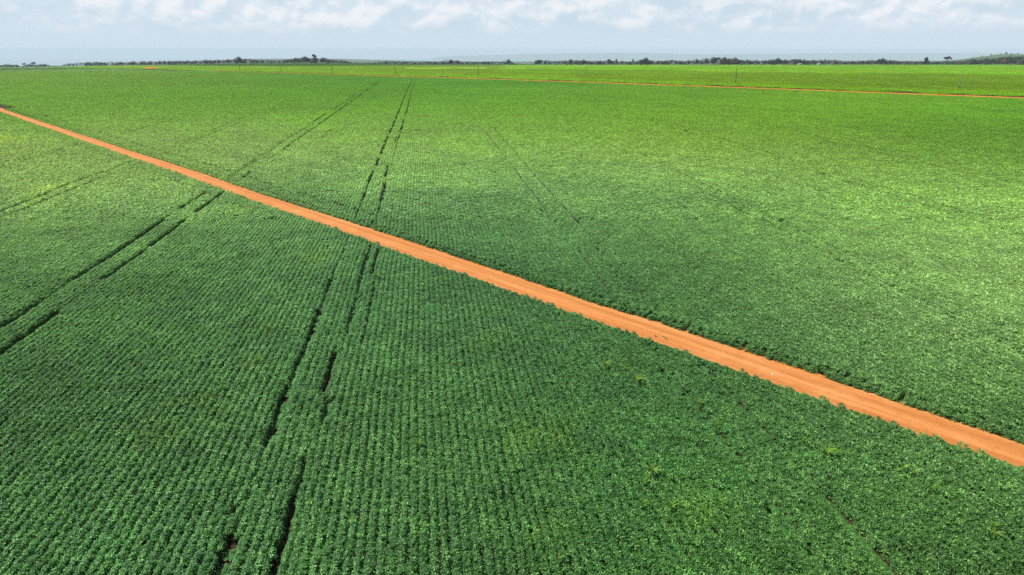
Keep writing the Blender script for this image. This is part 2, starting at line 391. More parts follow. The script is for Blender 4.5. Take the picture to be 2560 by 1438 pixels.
def patch_proto(name, size, k, lai, mtl, top, depth, seed):
    area = size * size; n = int(area * lai / (0.0040 * k * k))
    x = rng.uniform(-size / 2, size / 2, n); y = rng.uniform(-size / 2, size / 2, n)
    z = top * (0.72 + 0.55 * (fbm(x + 50, y + 50, 1.6, seed, 3) - .5)) - rng.exponential(depth, n)
    P = np.stack([x, y, np.clip(z, 0.03, None)], -1)
    nr = np.stack([rng.normal(0, .45, n), rng.normal(0, .45, n), np.ones(n)], -1)
    L = .115 * k * rng.uniform(.7, 1.25, n)
    Va, Qa = leaf_batch(P, nr, rng.uniform(0, 6.283, n), L, L * .66, rng.uniform(.05, .45, n), rng.uniform(-.05, .4, n))
    l1 = rng.random(n)
    return quads_mesh(name, Va, Qa, [mtl], {'leafvar': np.concatenate([l1, l1])})

PROTO = bpy.data.collections.new('soybean_plants')       # sources for the instances, never linked to the scene
PROTO2 = bpy.data.collections.new('pasture_clumps')
def add_proto(col, name, me): o = bpy.data.objects.new(name, me); col.objects.link(o)
NA, NB, NC, ND = 24, 12, 10, 5
for i in range(NA): add_proto(PROTO, f'a_row_{i:02d}', row_proto('soy_row_short', .5, 1.0, 4.6, True, M_SOY))
for i in range(NB): add_proto(PROTO, f'b_row_{i:02d}', row_proto('soy_row', 1.5, 1.45, 4.4, True, M_SOY))
for i in range(NC): add_proto(PROTO, f'c_row_{i:02d}', row_proto('soy_row_long', 5.0, 2.2, 4.0, False, M_SOY))
for i in range(ND): add_proto(PROTO, f'd_patch_{i:02d}', patch_proto('soy_block', 8.0, 4.0, 2.6, M_SOY, .8, .12, 31 + i))
for i in range(5): add_proto(PROTO2, f'a_patch_{i:02d}', patch_proto('grass_block', 8.0, 3.4, 2.6, M_GRASS, .38, .07, 61 + i))

LIMIT = 0.84
def in_view(X, Y, pad=5.0): return (np.abs(X) < LIMIT * np.maximum(Y, 0) + pad) & (Y > 12.5)
def road_clear(X, Y, marg, sid):
    P = np.stack([X, Y], -1); s_, n_ = st(P)
    a = n_ > far_edge(s_) + marg; b = n_ < near_edge(s_) - marg + .0
    return (a if sid else b), s_, n_
# leaf colour factors by image column/row: crop tone with light and sheen painted in
LIGHT_TINT = [
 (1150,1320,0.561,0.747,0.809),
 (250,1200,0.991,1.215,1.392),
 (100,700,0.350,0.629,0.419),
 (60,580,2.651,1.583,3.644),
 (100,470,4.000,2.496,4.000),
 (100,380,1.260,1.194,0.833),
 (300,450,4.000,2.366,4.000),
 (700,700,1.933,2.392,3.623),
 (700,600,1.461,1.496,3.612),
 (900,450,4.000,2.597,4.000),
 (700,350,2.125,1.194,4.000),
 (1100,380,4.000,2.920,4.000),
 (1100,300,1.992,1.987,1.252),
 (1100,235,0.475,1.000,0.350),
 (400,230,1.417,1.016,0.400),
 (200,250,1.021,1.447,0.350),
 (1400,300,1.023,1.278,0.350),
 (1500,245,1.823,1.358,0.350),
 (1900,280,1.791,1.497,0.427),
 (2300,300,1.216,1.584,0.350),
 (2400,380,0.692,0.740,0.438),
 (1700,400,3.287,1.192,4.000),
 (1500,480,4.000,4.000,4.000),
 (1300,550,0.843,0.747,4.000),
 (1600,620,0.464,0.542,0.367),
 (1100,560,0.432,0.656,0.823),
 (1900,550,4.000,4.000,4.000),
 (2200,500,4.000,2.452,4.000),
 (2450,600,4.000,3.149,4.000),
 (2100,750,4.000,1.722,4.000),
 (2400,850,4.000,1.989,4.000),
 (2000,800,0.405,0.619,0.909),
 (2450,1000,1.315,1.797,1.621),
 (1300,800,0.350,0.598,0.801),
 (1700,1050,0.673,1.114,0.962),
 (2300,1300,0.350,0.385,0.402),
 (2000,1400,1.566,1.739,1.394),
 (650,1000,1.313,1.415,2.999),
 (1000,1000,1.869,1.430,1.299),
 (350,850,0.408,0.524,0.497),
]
def light_tint(X, Y):
    pts = np.array(LIGHT_TINT, float); px, py = pix(pts[:, 0], pts[:, 1], .6)
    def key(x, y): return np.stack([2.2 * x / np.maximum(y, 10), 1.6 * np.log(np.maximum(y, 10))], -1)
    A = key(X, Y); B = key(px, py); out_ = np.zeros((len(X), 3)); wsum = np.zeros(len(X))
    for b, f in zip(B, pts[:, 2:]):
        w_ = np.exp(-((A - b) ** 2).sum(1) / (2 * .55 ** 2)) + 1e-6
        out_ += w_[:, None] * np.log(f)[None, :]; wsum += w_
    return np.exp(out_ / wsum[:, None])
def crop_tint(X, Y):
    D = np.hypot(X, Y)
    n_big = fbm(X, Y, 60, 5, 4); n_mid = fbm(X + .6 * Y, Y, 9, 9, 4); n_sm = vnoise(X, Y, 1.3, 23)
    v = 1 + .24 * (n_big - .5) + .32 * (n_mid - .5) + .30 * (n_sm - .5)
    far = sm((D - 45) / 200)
    lt = light_tint(X + 30 * (n_big - .5) * D / 120, Y + 26 * (n_mid - .5) * D / 120)
    r = v * lt[:, 0]; g_ = v * lt[:, 1]; b = v * lt[:, 2]
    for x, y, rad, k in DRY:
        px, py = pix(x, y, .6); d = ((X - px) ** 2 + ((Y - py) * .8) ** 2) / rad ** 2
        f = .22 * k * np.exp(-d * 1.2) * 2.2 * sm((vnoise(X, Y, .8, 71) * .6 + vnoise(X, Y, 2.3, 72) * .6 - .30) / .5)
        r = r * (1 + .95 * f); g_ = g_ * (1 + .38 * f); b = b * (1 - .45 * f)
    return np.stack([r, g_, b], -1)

rowsX, rowsY, rowsYaw, rowsS, rowsP, rowsT, rowsSide = [], [], [], [], [], [], []
def lay_rows(tmin_D, tmax_D, seg, pick0, npick, sid, near_road=None):
    """rows of one segment length between two depths"""
    umax = LIMIT * tmax_D + 90
    ks = np.arange(-int(umax / ROW) - 40, int(umax / ROW) + 40)
    ts = np.arange(tmin_D - 80, tmax_D + 140, seg)
    K, T = np.meshgrid(ks, ts, indexing='ij'); K = K.ravel(); T = T.ravel()
    off = hash2(K, K * 0, 91) * seg; T = T + off
    X = (K * ROW) * UD[0] + T * TD[0]; Y = (K * ROW) * UD[1] + T * TD[1]
    ok = (Y >= tmin_D) & (Y < tmax_D) & in_view(X, Y)
    K, T, X, Y = K[ok], T[ok], X[ok], Y[ok]
    return K, T, X, Y
def emit(K, T, X, Y, seg, pick0, npick, sid, far_boost):
    n = len(K)
    if n == 0: return
    shift = wobble(T) + .02 * rng.normal(size=n); wid = np.ones(n); low = np.ones(n)
    for k, lst in gap_rows.items():
        near_k = (K == k) | (K == k + 1)
        if not near_k.any(): continue
        for (ta, tb, s_, faint) in lst:
            hit = near_k & (T > ta - seg * .3) & (T < tb + seg * .3)
            if not hit.any(): continue
            sb = np.full(n, min(2.2, s_ * far_boost))
            if faint: sb = sb * ((.25 if k < 0 else .5) + (1.1 if k < 0 else .8) * vnoise(T, T * 0 + k * 3.7, 7.0, 57))
            sg = np.where(K == k, -1.0, 1.0)
            shift[hit] += (sg * ((.10 if k < 0 else .145) * sb + .04 * rng.normal(size=n)))[hit]
            wid[hit] *= (1 - .22 * sb)[hit]; low[hit] *= (1 - (.20 if k < 0 else .42) * sb * rng.random(n))[hit]
    # rows where the channel stays slightly more open
    openr = hash2(K, np.floor(T / 14), 44)
    wid = np.clip(wid, .5, 1.1) * np.where(openr < .25, .90, 1.0) * rng.uniform(.92, 1.06, n); low = np.clip(low, .55, 1)
    X = X + UD[0] * shift; Y = Y + UD[1] * shift
    hgt = (.90 + .22 * (fbm(X, Y, 14, 33, 3) - .5) + .14 * (vnoise(X, Y, 1.1, 35) - .5) + .035 * rng.normal(size=n)) * low
    P = pick0 + rng.integers(0, npick, n)
    flip = rng.integers(0, 2, n) * math.pi
    rowsX.append(X); rowsY.append(Y); rowsYaw.append(YAW + flip + rng.normal(0, .02 if seg > 1 else .05, n))
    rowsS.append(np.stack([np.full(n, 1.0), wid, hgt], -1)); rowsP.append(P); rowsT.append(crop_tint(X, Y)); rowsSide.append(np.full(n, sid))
def emit_low(K, T, seg, pick0, npick, sid, marg):
    for k, lst in gap_rows.items():
        for (ta, tb, s_, faint) in lst:
            if s_ > 1.02 and k < 0: continue
            t_ = np.arange(max(ta, 12), tb, seg * .8); t_ = t_ + rng.uniform(-.1, .1, len(t_)) * seg
            u = (k + .5) * ROW + wobble(t_); Xq = u * UD[0] + t_ * TD[0]; Yq = u * UD[1] + t_ * TD[1]
            ok = in_view(Xq, Yq) & (Yq >= K) & (Yq < T)
            o2, s2, n2 = road_clear(Xq, Yq, marg, sid); ok &= o2
            if sid: ok &= n2 < r2_near(s2) - 2
            ok &= rng.random(len(ok)) < (1.1 if k > 0 else .55)
            Xq, Yq = Xq[ok], Yq[ok]; n = len(Xq)
            if n == 0: continue
            rowsX.append(Xq); rowsY.append(Yq); rowsYaw.append(YAW + rng.integers(0, 2, n) * math.pi)
            rowsS.append(np.stack([np.full(n, 1.0), rng.uniform(.7, 1.0, n), rng.uniform(.14, .24, n) if k > 0 else rng.uniform(.10, .24, n)], -1))
            rowsP.append(pick0 + rng.integers(0, npick, n)); rowsT.append(crop_tint(Xq, Yq)); rowsSide.append(np.full(n, sid))
D1, D2, D3 = 78.0, 170.0, 640.0
bandsA = lay_rows(12.5, D1, .5, 0, NA, 0); bandsB = lay_rows(D1, D2, 1.5, NA, NB, 0); bandsC = lay_rows(D2, D3, 5.0, NA + NB, NC, 0)
fineB = lay_rows(D1, 240.0, .5, 0, NA, 0)
for sid in (0, 1):
    rag = lambda K, a: .30 * (hash2(K, K * 0 + a, 7) - .3)
    for (bd, seg, p0, npk, fb) in ((bandsA, .5, 0, NA, 1.0), (bandsB, 1.5, NA, NB, 1.15), (bandsC, 5.0, NA + NB, NC, 1.45)):
        K, T, X, Y = bd
        ok, s_, n_ = road_clear(X, Y, (.30 + 1.5 * rag(K, sid)) if seg < 1 else 3.2, sid)
        if sid: ok &= n_ < r2_near(s_) - (1.2 if seg < 2 else 2.0)
        emit(K[ok], T[ok], X[ok], Y[ok], seg, p0, npk, sid, fb)
    emit_low(12.5, D1, .5, 0, NA, sid, .5); emit_low(D1, D2, 1.5, NA, NB, sid, 3.0); emit_low(D2, D3, 5.0, NA + NB, NC, sid, 3.2)
    K, T, X, Y = fineB
    ok, s_, n_ = road_clear(X, Y, .30 + 1.5 * rag(K, sid), sid); ok2, _, _ = road_clear(X, Y, 3.2 - (.5 if sid else .5), sid)
    ok &= ~ok2
    emit(K[ok], T[ok], X[ok], Y[ok], .5, 0, NA, sid, 1.0)

# bushy ends of the rows along the road: single plants of every size spilling towards the track
for sid in (0, 1):
    n = 4600; s_ = rng.uniform(-330, 55, n); d_ = rng.exponential(.16, n) - .05 + .16 * (vnoise(s_, s_ * 0, 1.7, 19 + sid) - .3)
    n_ = far_edge(s_) + d_ + .12 if sid else near_edge(s_) - d_ - .12
    Xe = DIR[0] * s_ + NRM[0] * n_; Ye = DIR[1] * s_ + NRM[1] * n_; ok = in_view(Xe, Ye) & (Ye < 240); Xe, Ye, d_ = Xe[ok], Ye[ok], d_[ok]; n = len(Xe)
    rowsX.append(Xe); rowsY.append(Ye); rowsYaw.append(rng.uniform(0, 6.28, n)); hh = np.clip(.50 + .6 * d_, .3, .85) * rng.uniform(.8, 1.15, n)
    rowsS.append(np.stack([rng.uniform(.45, .8, n), rng.uniform(.6, .9, n), hh], -1)); rowsP.append(rng.integers(0, NA, n)); rowsT.append(crop_tint(Xe, Ye)); rowsSide.append(np.full(n, sid))
# far part of the crop and the fields beyond the highway: 8 m blocks
g8 = np.arange(-1900, 1900, 8.0); h8 = np.arange(250, 2000, 8.0)
BX, BY = np.meshgrid(g8, h8); BX = BX.ravel(); BY = BY.ravel()
BX = BX + rng.uniform(-.3, .3, len(BX)); BY = BY + rng.uniform(-.3, .3, len(BY))
a_ = BX / BY; Dt = np.interp(a_, TL_A, TL_D)
ok = in_view(BX, BY, 20) & (BY < Dt + 20); BX, BY, Dt = BX[ok], BY[ok], Dt[ok]
sB, nB = st(np.stack([BX, BY], -1))
near2 = nB < r2_near(sB) - 5; far2 = nB > r2_far(sB) + 4.0
soyfar = near2 & (BY >= D3 - 3); past = far2
bz = ground_z(BX, BY)
# photo row/column of each block (used to place the far fields and dark bands)
tt = BY * CP - (bz - H) * SP; PXc = 1280 + F * BX / tt; PYc = 719 + F * (-(bz - H) * CP - BY * SP) / tt
def field_tint(X, Y, px, py, kind):
    n_mid = fbm(X, Y * .5, 34, 15, 4); n_big = fbm(X, Y * .4, 160, 16, 3); sm_ = rng.normal(0, .07, len(X))
    v = 1 + .30 * (n_mid - .5) + .30 * (n_big - .5) + sm_
    c = np.stack([v * 1.12, v * 1.05, v * .80], -1)
    def put(mask, rgb, soft=None):
        c[mask] = c[mask] / np.array([1.12, 1.05, .80]) * np.array(rgb)
    if kind:
        s_, n_ = st(np.stack([X, Y], -1)); d = n_ - r2_far(s_)
        jag = 14 * (vnoise(X, Y, 30, 3) - .5)
        olive = d > 38 + jag
        c[:] = (v * np.array([[1.45], [1.6], [.6]])).T
        put2 = lambda mask, rgb: c.__setitem__(mask, (v[mask][:, None] * np.array(rgb)[None, :]))
        put2(olive, (1.42, 1.30, .75)); put2(olive & (px < 900), (1.5, 1.42, 1.3))
        strip = (d > 52 + .4 * jag) & (d < 66 + .4 * jag) & (px < 1450); put2(strip, (1.55, 1.5, .9))
        mid = py < 184 - (px - 1300) * -.0012 + 1.2 * (n_mid - .5); put2(olive & mid & (px > 1250), (1.4, 1.45, .7))
        lime = (py < np.interp(px, [600, 1000, 1280, 1500, 1900, 2560], [0, 0, 174, 175.5, 181, 188]) + 2.5 * (n_mid - .5)); put2(lime & olive, (1.75, 1.85, 1.2))
        dry = (py < 173.2) & (py > 169.3) & (px > 1015) & (px < 1310) & (vnoise(X, Y * .3, 22, 88) > .42); put2(dry, (2.5, 2.05, 3.6))
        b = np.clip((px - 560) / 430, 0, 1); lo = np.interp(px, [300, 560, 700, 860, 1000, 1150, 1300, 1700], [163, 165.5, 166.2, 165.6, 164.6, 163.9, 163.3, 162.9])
        put2(py < lo, (.42, .58, 1.0))  # darker, bluer band along the far edge
    else:
        put2 = lambda mask, rgb: c.__setitem__(mask, (v[mask][:, None] * np.array(rgb)[None, :]))
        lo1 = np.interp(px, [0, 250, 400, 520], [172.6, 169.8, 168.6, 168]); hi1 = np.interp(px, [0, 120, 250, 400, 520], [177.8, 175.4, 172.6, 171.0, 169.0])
        put2((py > lo1) & (py < hi1), (.42, .60, .95))  # darker, bluer far band at the left
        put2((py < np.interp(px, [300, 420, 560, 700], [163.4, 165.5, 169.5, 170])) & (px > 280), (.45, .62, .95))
        put2((py > 187.5) & (py < 191.5) & (px > 130) & (px < 200) & (n_mid > .45), (.75, .85, .7))
    return c
n = int(soyfar.sum())
rowsX.append(BX[soyfar]); rowsY.append(BY[soyfar]); rowsYaw.append(rng.integers(0, 4, n) * math.pi / 2)
rowsS.append(np.stack([np.ones(n) * 1.03, np.ones(n) * 1.03, rng.uniform(.85, 1.1, n)], -1)); rowsP.append(NA + NB + NC + rng.integers(0, ND, n))
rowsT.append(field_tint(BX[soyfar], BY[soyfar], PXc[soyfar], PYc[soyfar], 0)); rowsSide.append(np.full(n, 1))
X = np.concatenate(rowsX); Y = np.concatenate(rowsY); YW = np.concatenate(rowsYaw); SC = np.concatenate(rowsS); PK = np.concatenate(rowsP); TT = np.concatenate(rowsT); SD = np.concatenate(rowsSide)

def instancer(name, X, Y, Z, yaw, scl, pick, tint, col):
    me = bpy.data.meshes.new(name); n = len(X); me.vertices.add(n)
    me.vertices.foreach_set('co', np.stack([X, Y, Z], -1).astype(np.float32).ravel())
    def at(nm, typ, key, arr): a = me.attributes.new(nm, typ, 'POINT'); a.data.foreach_set(key, arr)
    at('rot', 'FLOAT_VECTOR', 'vector', np.stack([np.zeros(n), np.zeros(n), yaw], -1).astype(np.float32).ravel())
    at('scl', 'FLOAT_VECTOR', 'vector', scl.astype(np.float32).ravel())
    at('pick', 'INT', 'value', pick.astype(np.int32))
    at('tint', 'FLOAT_COLOR', 'color', np.concatenate([np.clip(tint, 0.02, 6), np.ones((n, 1))], 1).astype(np.float32).ravel())
    o = obj(name, me)
    ng = bpy.data.node_groups.new(name + '_nodes', 'GeometryNodeTree')
    ng.interface.new_socket('Geometry', in_out='INPUT', socket_type='NodeSocketGeometry'); ng.interface.new_socket('Geometry', in_out='OUTPUT', socket_type='NodeSocketGeometry')
    gi = ng.nodes.new('NodeGroupInput'); go = ng.nodes.new('NodeGroupOutput')
    ci = ng.nodes.new('GeometryNodeCollectionInfo'); ci.inputs['Collection'].default_value = col
    ci.inputs['Separate Children'].default_value = True; ci.inputs['Reset Children'].default_value = True
    ip = ng.nodes.new('GeometryNodeInstanceOnPoints'); ip.inputs['Pick Instance'].default_value = True
    def na(nm, dt): q = ng.nodes.new('GeometryNodeInputNamedAttribute'); q.data_type = dt; q.inputs['Name'].default_value = nm; return q.outputs['Attribute']
    L = ng.links.new
    L(gi.outputs[0], ip.inputs['Points']); L(ci.outputs[0], ip.inputs['Instance'])
    L(na('pick', 'INT'), ip.inputs['Instance Index']); L(na('rot', 'FLOAT_VECTOR'), ip.inputs['Rotation']); L(na('scl', 'FLOAT_VECTOR'), ip.inputs['Scale'])
    L(ip.outputs[0], go.inputs[0])
    md = o.modifiers.new('plants', 'NODES'); md.node_group = ng
    return o
for sid, nm, lb in ((0, 'soybean_field', 'dense dark green soybean crop on the near side of the narrow dirt road'),
                    (1, 'soybean_field', 'bright green soybean crop between the narrow and the wide dirt road')):
    q = SD == sid
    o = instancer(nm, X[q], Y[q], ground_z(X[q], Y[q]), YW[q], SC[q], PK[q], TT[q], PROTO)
    tag(o, lb, 'crop field', kind='stuff')
n = int(past.sum())
o = instancer('pasture', BX[past], BY[past], bz[past], rng.integers(0, 4, n) * math.pi / 2, np.stack([np.full(n, 1.03)] * 2 + [rng.uniform(.8, 1.15, n)], -1),
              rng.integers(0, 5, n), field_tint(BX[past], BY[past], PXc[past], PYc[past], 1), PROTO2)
tag(o, 'olive and lime green fields beyond the wide dirt road', 'pasture', kind='stuff')
print('instances', len(X), n)

# ------------------------------------------------------------------ utility poles
m, t, out = mat('weathered_wood'); M_WOOD = m
g = t.new('ShaderNodeTexCoord'); n1 = t.noise(g.outputs['Object'], 3.0, 4.0, .6)
p = t.new('ShaderNodeBsdfPrincipled'); t.link(t.ramp(n1, [(.3, (.045, .032, .022)), (.7, (.10, .075, .055))]), p.inputs['Base Color']); p.inputs['Roughness'].default_value = .9; t.link(p.outputs[0], out.inputs[0])
m, t, out = mat('pale_concrete'); M_CONC = m
g = t.new('ShaderNodeTexCoord'); n1 = t.noise(g.outputs['Object'], 2.0, 4.0, .6)
p = t.new('ShaderNodeBsdfPrincipled'); t.link(t.ramp(n1, [(.3, (.13, .14, .09)), (.7, (.21, .21, .15))]), p.inputs['Base Color']); p.inputs['Roughness'].default_value = .9; t.link(p.outputs[0], out.inputs[0])
m, t, out = mat('glazed_insulator'); M_INS = m
p = t.new('ShaderNodeBsdfPrincipled'); p.inputs['Base Color'].default_value = (.10, .05, .035, 1); p.inputs['Roughness'].default_value = .25; t.link(p.outputs[0], out.inputs[0])

def lathe(prof, n=10, cx=0, cy=0):
    V = []; Fc = []
    for r_, z_ in prof:
        for k in range(n): a = 2 * math.pi * k / n; V.append((cx + r_ * math.cos(a), cy + r_ * math.sin(a), z_))
    for j in range(len(prof) - 1):
        for k in range(n): Fc.append((j * n + k, j * n + (k + 1) % n, (j + 1) * n + (k + 1) % n, (j + 1) * n + k))
    Fc.append(tuple(reversed(range(n)))); Fc.append(tuple((len(prof) - 1) * n + k for k in range(n)))
    return V, Fc
def box(x0, x1, y0, y1, z0, z1):
    V = [(x, y, z) for z in (z0, z1) for y in (y0, y1) for x in (x0, x1)]
    return V, [(0, 2, 3, 1), (4, 5, 7, 6), (0, 1, 5, 4), (1, 3, 7, 5), (3, 2, 6, 7), (2, 0, 4, 6)]
POLES = [(382, 172.3, 7.5, 'w', 0, 'dark pole beside the orange bare soil heap at the far left'),
         (441, 176.2, 8.0, 'c', 0, 'faint grey pole second from the left beyond the end of the wide road'),
         (514, 177.0, 8.0, 'c', 0, 'faint grey pole at the far left end of the wide dirt road'),
         (600, 176.6, 10.5, 'w', 0, 'dark pole right of the far end of the wide road, below a tall tree'),
         (703, 180.0, 12.0, 'w', -1.2, 'short dark pole in front of the dark far band, left of the leaning one'),
         (831.5, 182.6, 16.5, 'w', -2.0, 'left leaning dark pole right of the tallest tree on the skyline'),
         (989.5, 186.8, 20.5, 'w', -2.2, 'left leaning dark pole in front of the left foot of the blue plateau'),
         (1196, 190.8, 23.5, 'w', 0, 'upright dark wooden pole in front of the pale dry patch'),
         (1465, 198.4, 29.5, 'c', 0.6, 'pale concrete pole between the two tallest dark poles'),
         (1838.5, 208.3, 34.5, 'w', 0, 'tallest dark wooden pole right of the middle of the wide road'),
         (2397, 223.0, 40.5, 'c', .8, 'weathered grey pole against the lime field at the far right')]
for px, py, hpx, kd, lean, lb in POLES:
    Xp, Yp = pix(px, py, 0.0)
    for _ in range(30):
        z0 = float(ground_z(Xp, Yp)); Xp, Yp = [.5 * a + .5 * b for a, b in zip((Xp, Yp), pix(px, py, z0))]
    tc_ = Yp * CP + H * SP; hm = hpx * tc_ / F / CP
    root = empty('utility_pole', (Xp, Yp, z0 - .05), math.atan2(NRM[1], NRM[0]))
    tag(root, lb, 'pole', 'poles along the wide dirt road')
    k = .20 if kd == 'w' else .15
    V, Fc = lathe([(k, -.4), (k * .97, hm * .3), (k * .82, hm * .7), (k * .68, hm), (k * .4, hm + .05)], 10)
    sh = obj('shaft', mesh_from('pole_shaft', V, Fc, [M_WOOD if kd == 'w' else M_CONC], True), root); 
    V, Fc = box(-.55, .55, k * .72, k * .72 + .10, hm - .62, hm - .50)
    bar = obj('crossarm', mesh_from('pole_crossarm', V, Fc, [M_WOOD]), root)
    for q in (-.45, .45):
        V, Fc = lathe([(.018, 0), (.018, .07), (.05, .08), (.06, .12), (.03, .17), (.05, .19), (.02, .24)], 8)
        ins = obj('insulator', mesh_from('pole_insulator', V, Fc, [M_INS], True), bar, (q, k * .72 + .05, hm - .50))
    root.rotation_euler[1] = 0
    root.rotation_mode = 'XYZ'
    rot = Matrix.Rotation(R(lean * 1.6), 4, 'Y') @ Matrix.Rotation(math.atan2(NRM[1], NRM[0]), 4, 'Z')
    root.rotation_euler = rot.to_euler()

# bare soil heap at the far left, pale spoil on it
def blob_patch(name, cx, cy, rx, ry, hgt, mtl, seed):
    V = [(0, 0, hgt)]; Fc = []; N = 28
    for j, q in enumerate((.35, .7, 1.0)):
        for k in range(N):
            a = 2 * math.pi * k / N; r_ = q * (1 + .35 * (float(vnoise(math.cos(a) * 3 + 9, math.sin(a) * 3 + 9, 1.0, seed)) - .5))
            x, y = rx * r_ * math.cos(a), ry * r_ * math.sin(a)
            V.append((x, y, hgt * (1 - q * q) * (1 + .3 * random.uniform(-1, 1))))
    for k in range(N): Fc.append((0, 1 + k, 1 + (k + 1) % N))
    for j in range(2):
        for k in range(N): Fc.append((1 + j * N + k, 1 + (j + 1) * N + k, 1 + (j + 1) * N + (k + 1) % N, 1 + j * N + (k + 1) % N))
    z = float(ground_z(cx, cy)); V = [(x + cx, y + cy, float(ground_z(x + cx, y + cy)) + h_ + (.9 if mtl is M_ROAD2 else .03)) for x, y, h_ in V]
    return mesh_from(name, V, Fc, [mtl], True)

# ------------------------------------------------------------------ weeds in the crop
m, t, out = mat('grass_weed'); M_WEED = m
oi = t.new('ShaderNodeObjectInfo'); c = t.ramp(oi.outputs['Random'], [(0, (.10, .22, .025)), (.6, (.14, .27, .035)), (1, (.20, .29, .05))])
p = t.new('ShaderNodeBsdfPrincipled'); t.link(c, p.inputs['Base Color']); p.inputs['Roughness'].default_value = .75; p.inputs['Specular IOR Level'].default_value = .1
tr = t.new('ShaderNodeBsdfTranslucent'); t.link(c, tr.inputs[0]); mx = t.new('ShaderNodeMixShader'); mx.inputs[0].default_value = .35
t.link(p.outputs[0], mx.inputs[1]); t.link(tr.outputs[0], mx.inputs[2]); t.link(mx.outputs[0], out.inputs[0])
def weed_mesh(seed, nb, L0, arch):
    r_ = random.Random(seed); V = []; Fc = []
    for b in range(nb):
        a = r_.uniform(0, 6.283); L = L0 * r_.uniform(.65, 1.2); wd = .020 * r_.uniform(.8, 1.4); up = r_.uniform(.75, 1.25); b0 = len(V); ns = 6
        bx, by = r_.uniform(-.05, .05), r_.uniform(-.05, .05)
        for s in range(ns + 1):
            q = s / ns; th = up - arch * q * q * r_.uniform(.9, 1.1)
            rad = L * q * math.cos(up) + L * .35 * arch * q * q * .5; zz = .35 + L * (math.sin(up) * q - .38 * arch * q ** 2.2) + .25
            w_ = wd * (1 - q ** 2.2) + .003; ca, sa = math.cos(a), math.sin(a)
            for sg in (-1, 1): V.append((bx + ca * rad - sa * w_ * sg, by + sa * rad + ca * w_ * sg, zz + .006 * sg))
        for s in range(ns): Fc.append((b0 + 2 * s, b0 + 2 * s + 1, b0 + 2 * s + 3, b0 + 2 * s + 2))
        # stalk down to the soil
        v0 = len(V); V += [(bx - .006, by, 0), (bx + .006, by, 0), (bx + .006, by, .62), (bx - .006, by, .62)]; Fc.append((v0, v0 + 1, v0 + 2, v0 + 3))
    return mesh_from('grass_weed', V, Fc, [M_WEED])
WM = [weed_mesh(1, 16, .62, 1.2), weed_mesh(2, 12, .5, .9), weed_mesh(3, 22, .7, 1.3), weed_mesh(4, 9, .55, .5), weed_mesh(5, 14, .45, 1.1)]
WEEDS = [(2067,1131,2,1.25,'largest spidery grass weed, below the right stretch of the narrow road'),
 (2260,1170,3,.9,'thin bluish grass blades left of a wider weed near the right road edge'),(2286,1182,1,.9,'grass weed right beside thin blades near the right road edge'),
 (2329,1220,3,.8,'single upright grass clump lowest of three under the road at right'),(2484,1316,1,.8,'upper one of two grass weeds near the bottom right corner'),
 (2487,1333,4,.9,'lower one of two grass weeds near the bottom right corner'),(2007,1101,3,.8,'wispy grass weed left of and above the largest spidery one'),
 (1516,911,2,.9,'left bushy grass weed in the cluster below the road bush'),(1562,921,1,.95,'yellowish grass weed in the middle of the cluster below the road bush'),
 (1556,904,3,.7,'thin upright blade above the yellowish weed of the cluster'),(1591,947,2,1.0,'spreading long bladed grass weed, lowest of the cluster below the road bush'),
 (1631,1177,2,1.0,'wide grass weed in open crop, topmost of a scattered four'),(1608,1206,3,1.0,'single tall blade weed just below a wide grass weed'),
 (1609,1258,4,.9,'low grass weed left of a tall upright tuft'),(1677,1264,1,1.15,'tall upright grass tuft, lowest right of a scattered four'),
 (1748,1005,4,.8,'small grass weed between the two faint wheel tracks below the road'),(1793,1058,3,.9,'thin grass weed right of the faint wheel tracks below the road'),
 (1043,1108,1,.95,'lone bright grass weed in the middle of the near field'),(642,900,2,.7,'bright weed patch left of the widest bare track gap'),
 (575,862,4,.7,'small grass weed far left of the two dark track gaps'),(668,818,1,.7,'grass weed left of the dark gap in the left wheel track'),
 (558,968,4,.7,'low grass weed left of the long lower track gap'),(673,735,1,.85,'bright yellow grass weed alone between left and middle wheel tracks'),
 (784,653,4,.8,'green weed at the edge of the yellowed patch below the road'),(882,650,4,.8,'left of two weeds beside the dark track under the road'),
 (902,653,1,.8,'right of two weeds touching the dark track under the road'),(942,690,2,.85,'yellow grass weed at the lower end of the track by the road'),
 (973,694,1,.85,'grass weed right of the yellow one below the road'),(1112,698,4,.9,'faint grass weed under the road right of the middle tracks'),
 (1398,1395,3,.8,'thin pale blade near the bottom edge in the middle')]
for px, py, mi, sc, lb in WEEDS:
    Xw, Yw = pix(px, py, .72)
    o = obj('grass_weed', WM[mi], None, (Xw, Yw, 0.0)); o.rotation_euler = (0, 0, random.uniform(0, 6.28)); o.scale = (sc, sc, 1.0 + .12 * random.random())
    tag(o, lb, 'weed', 'grass weeds in the crop')
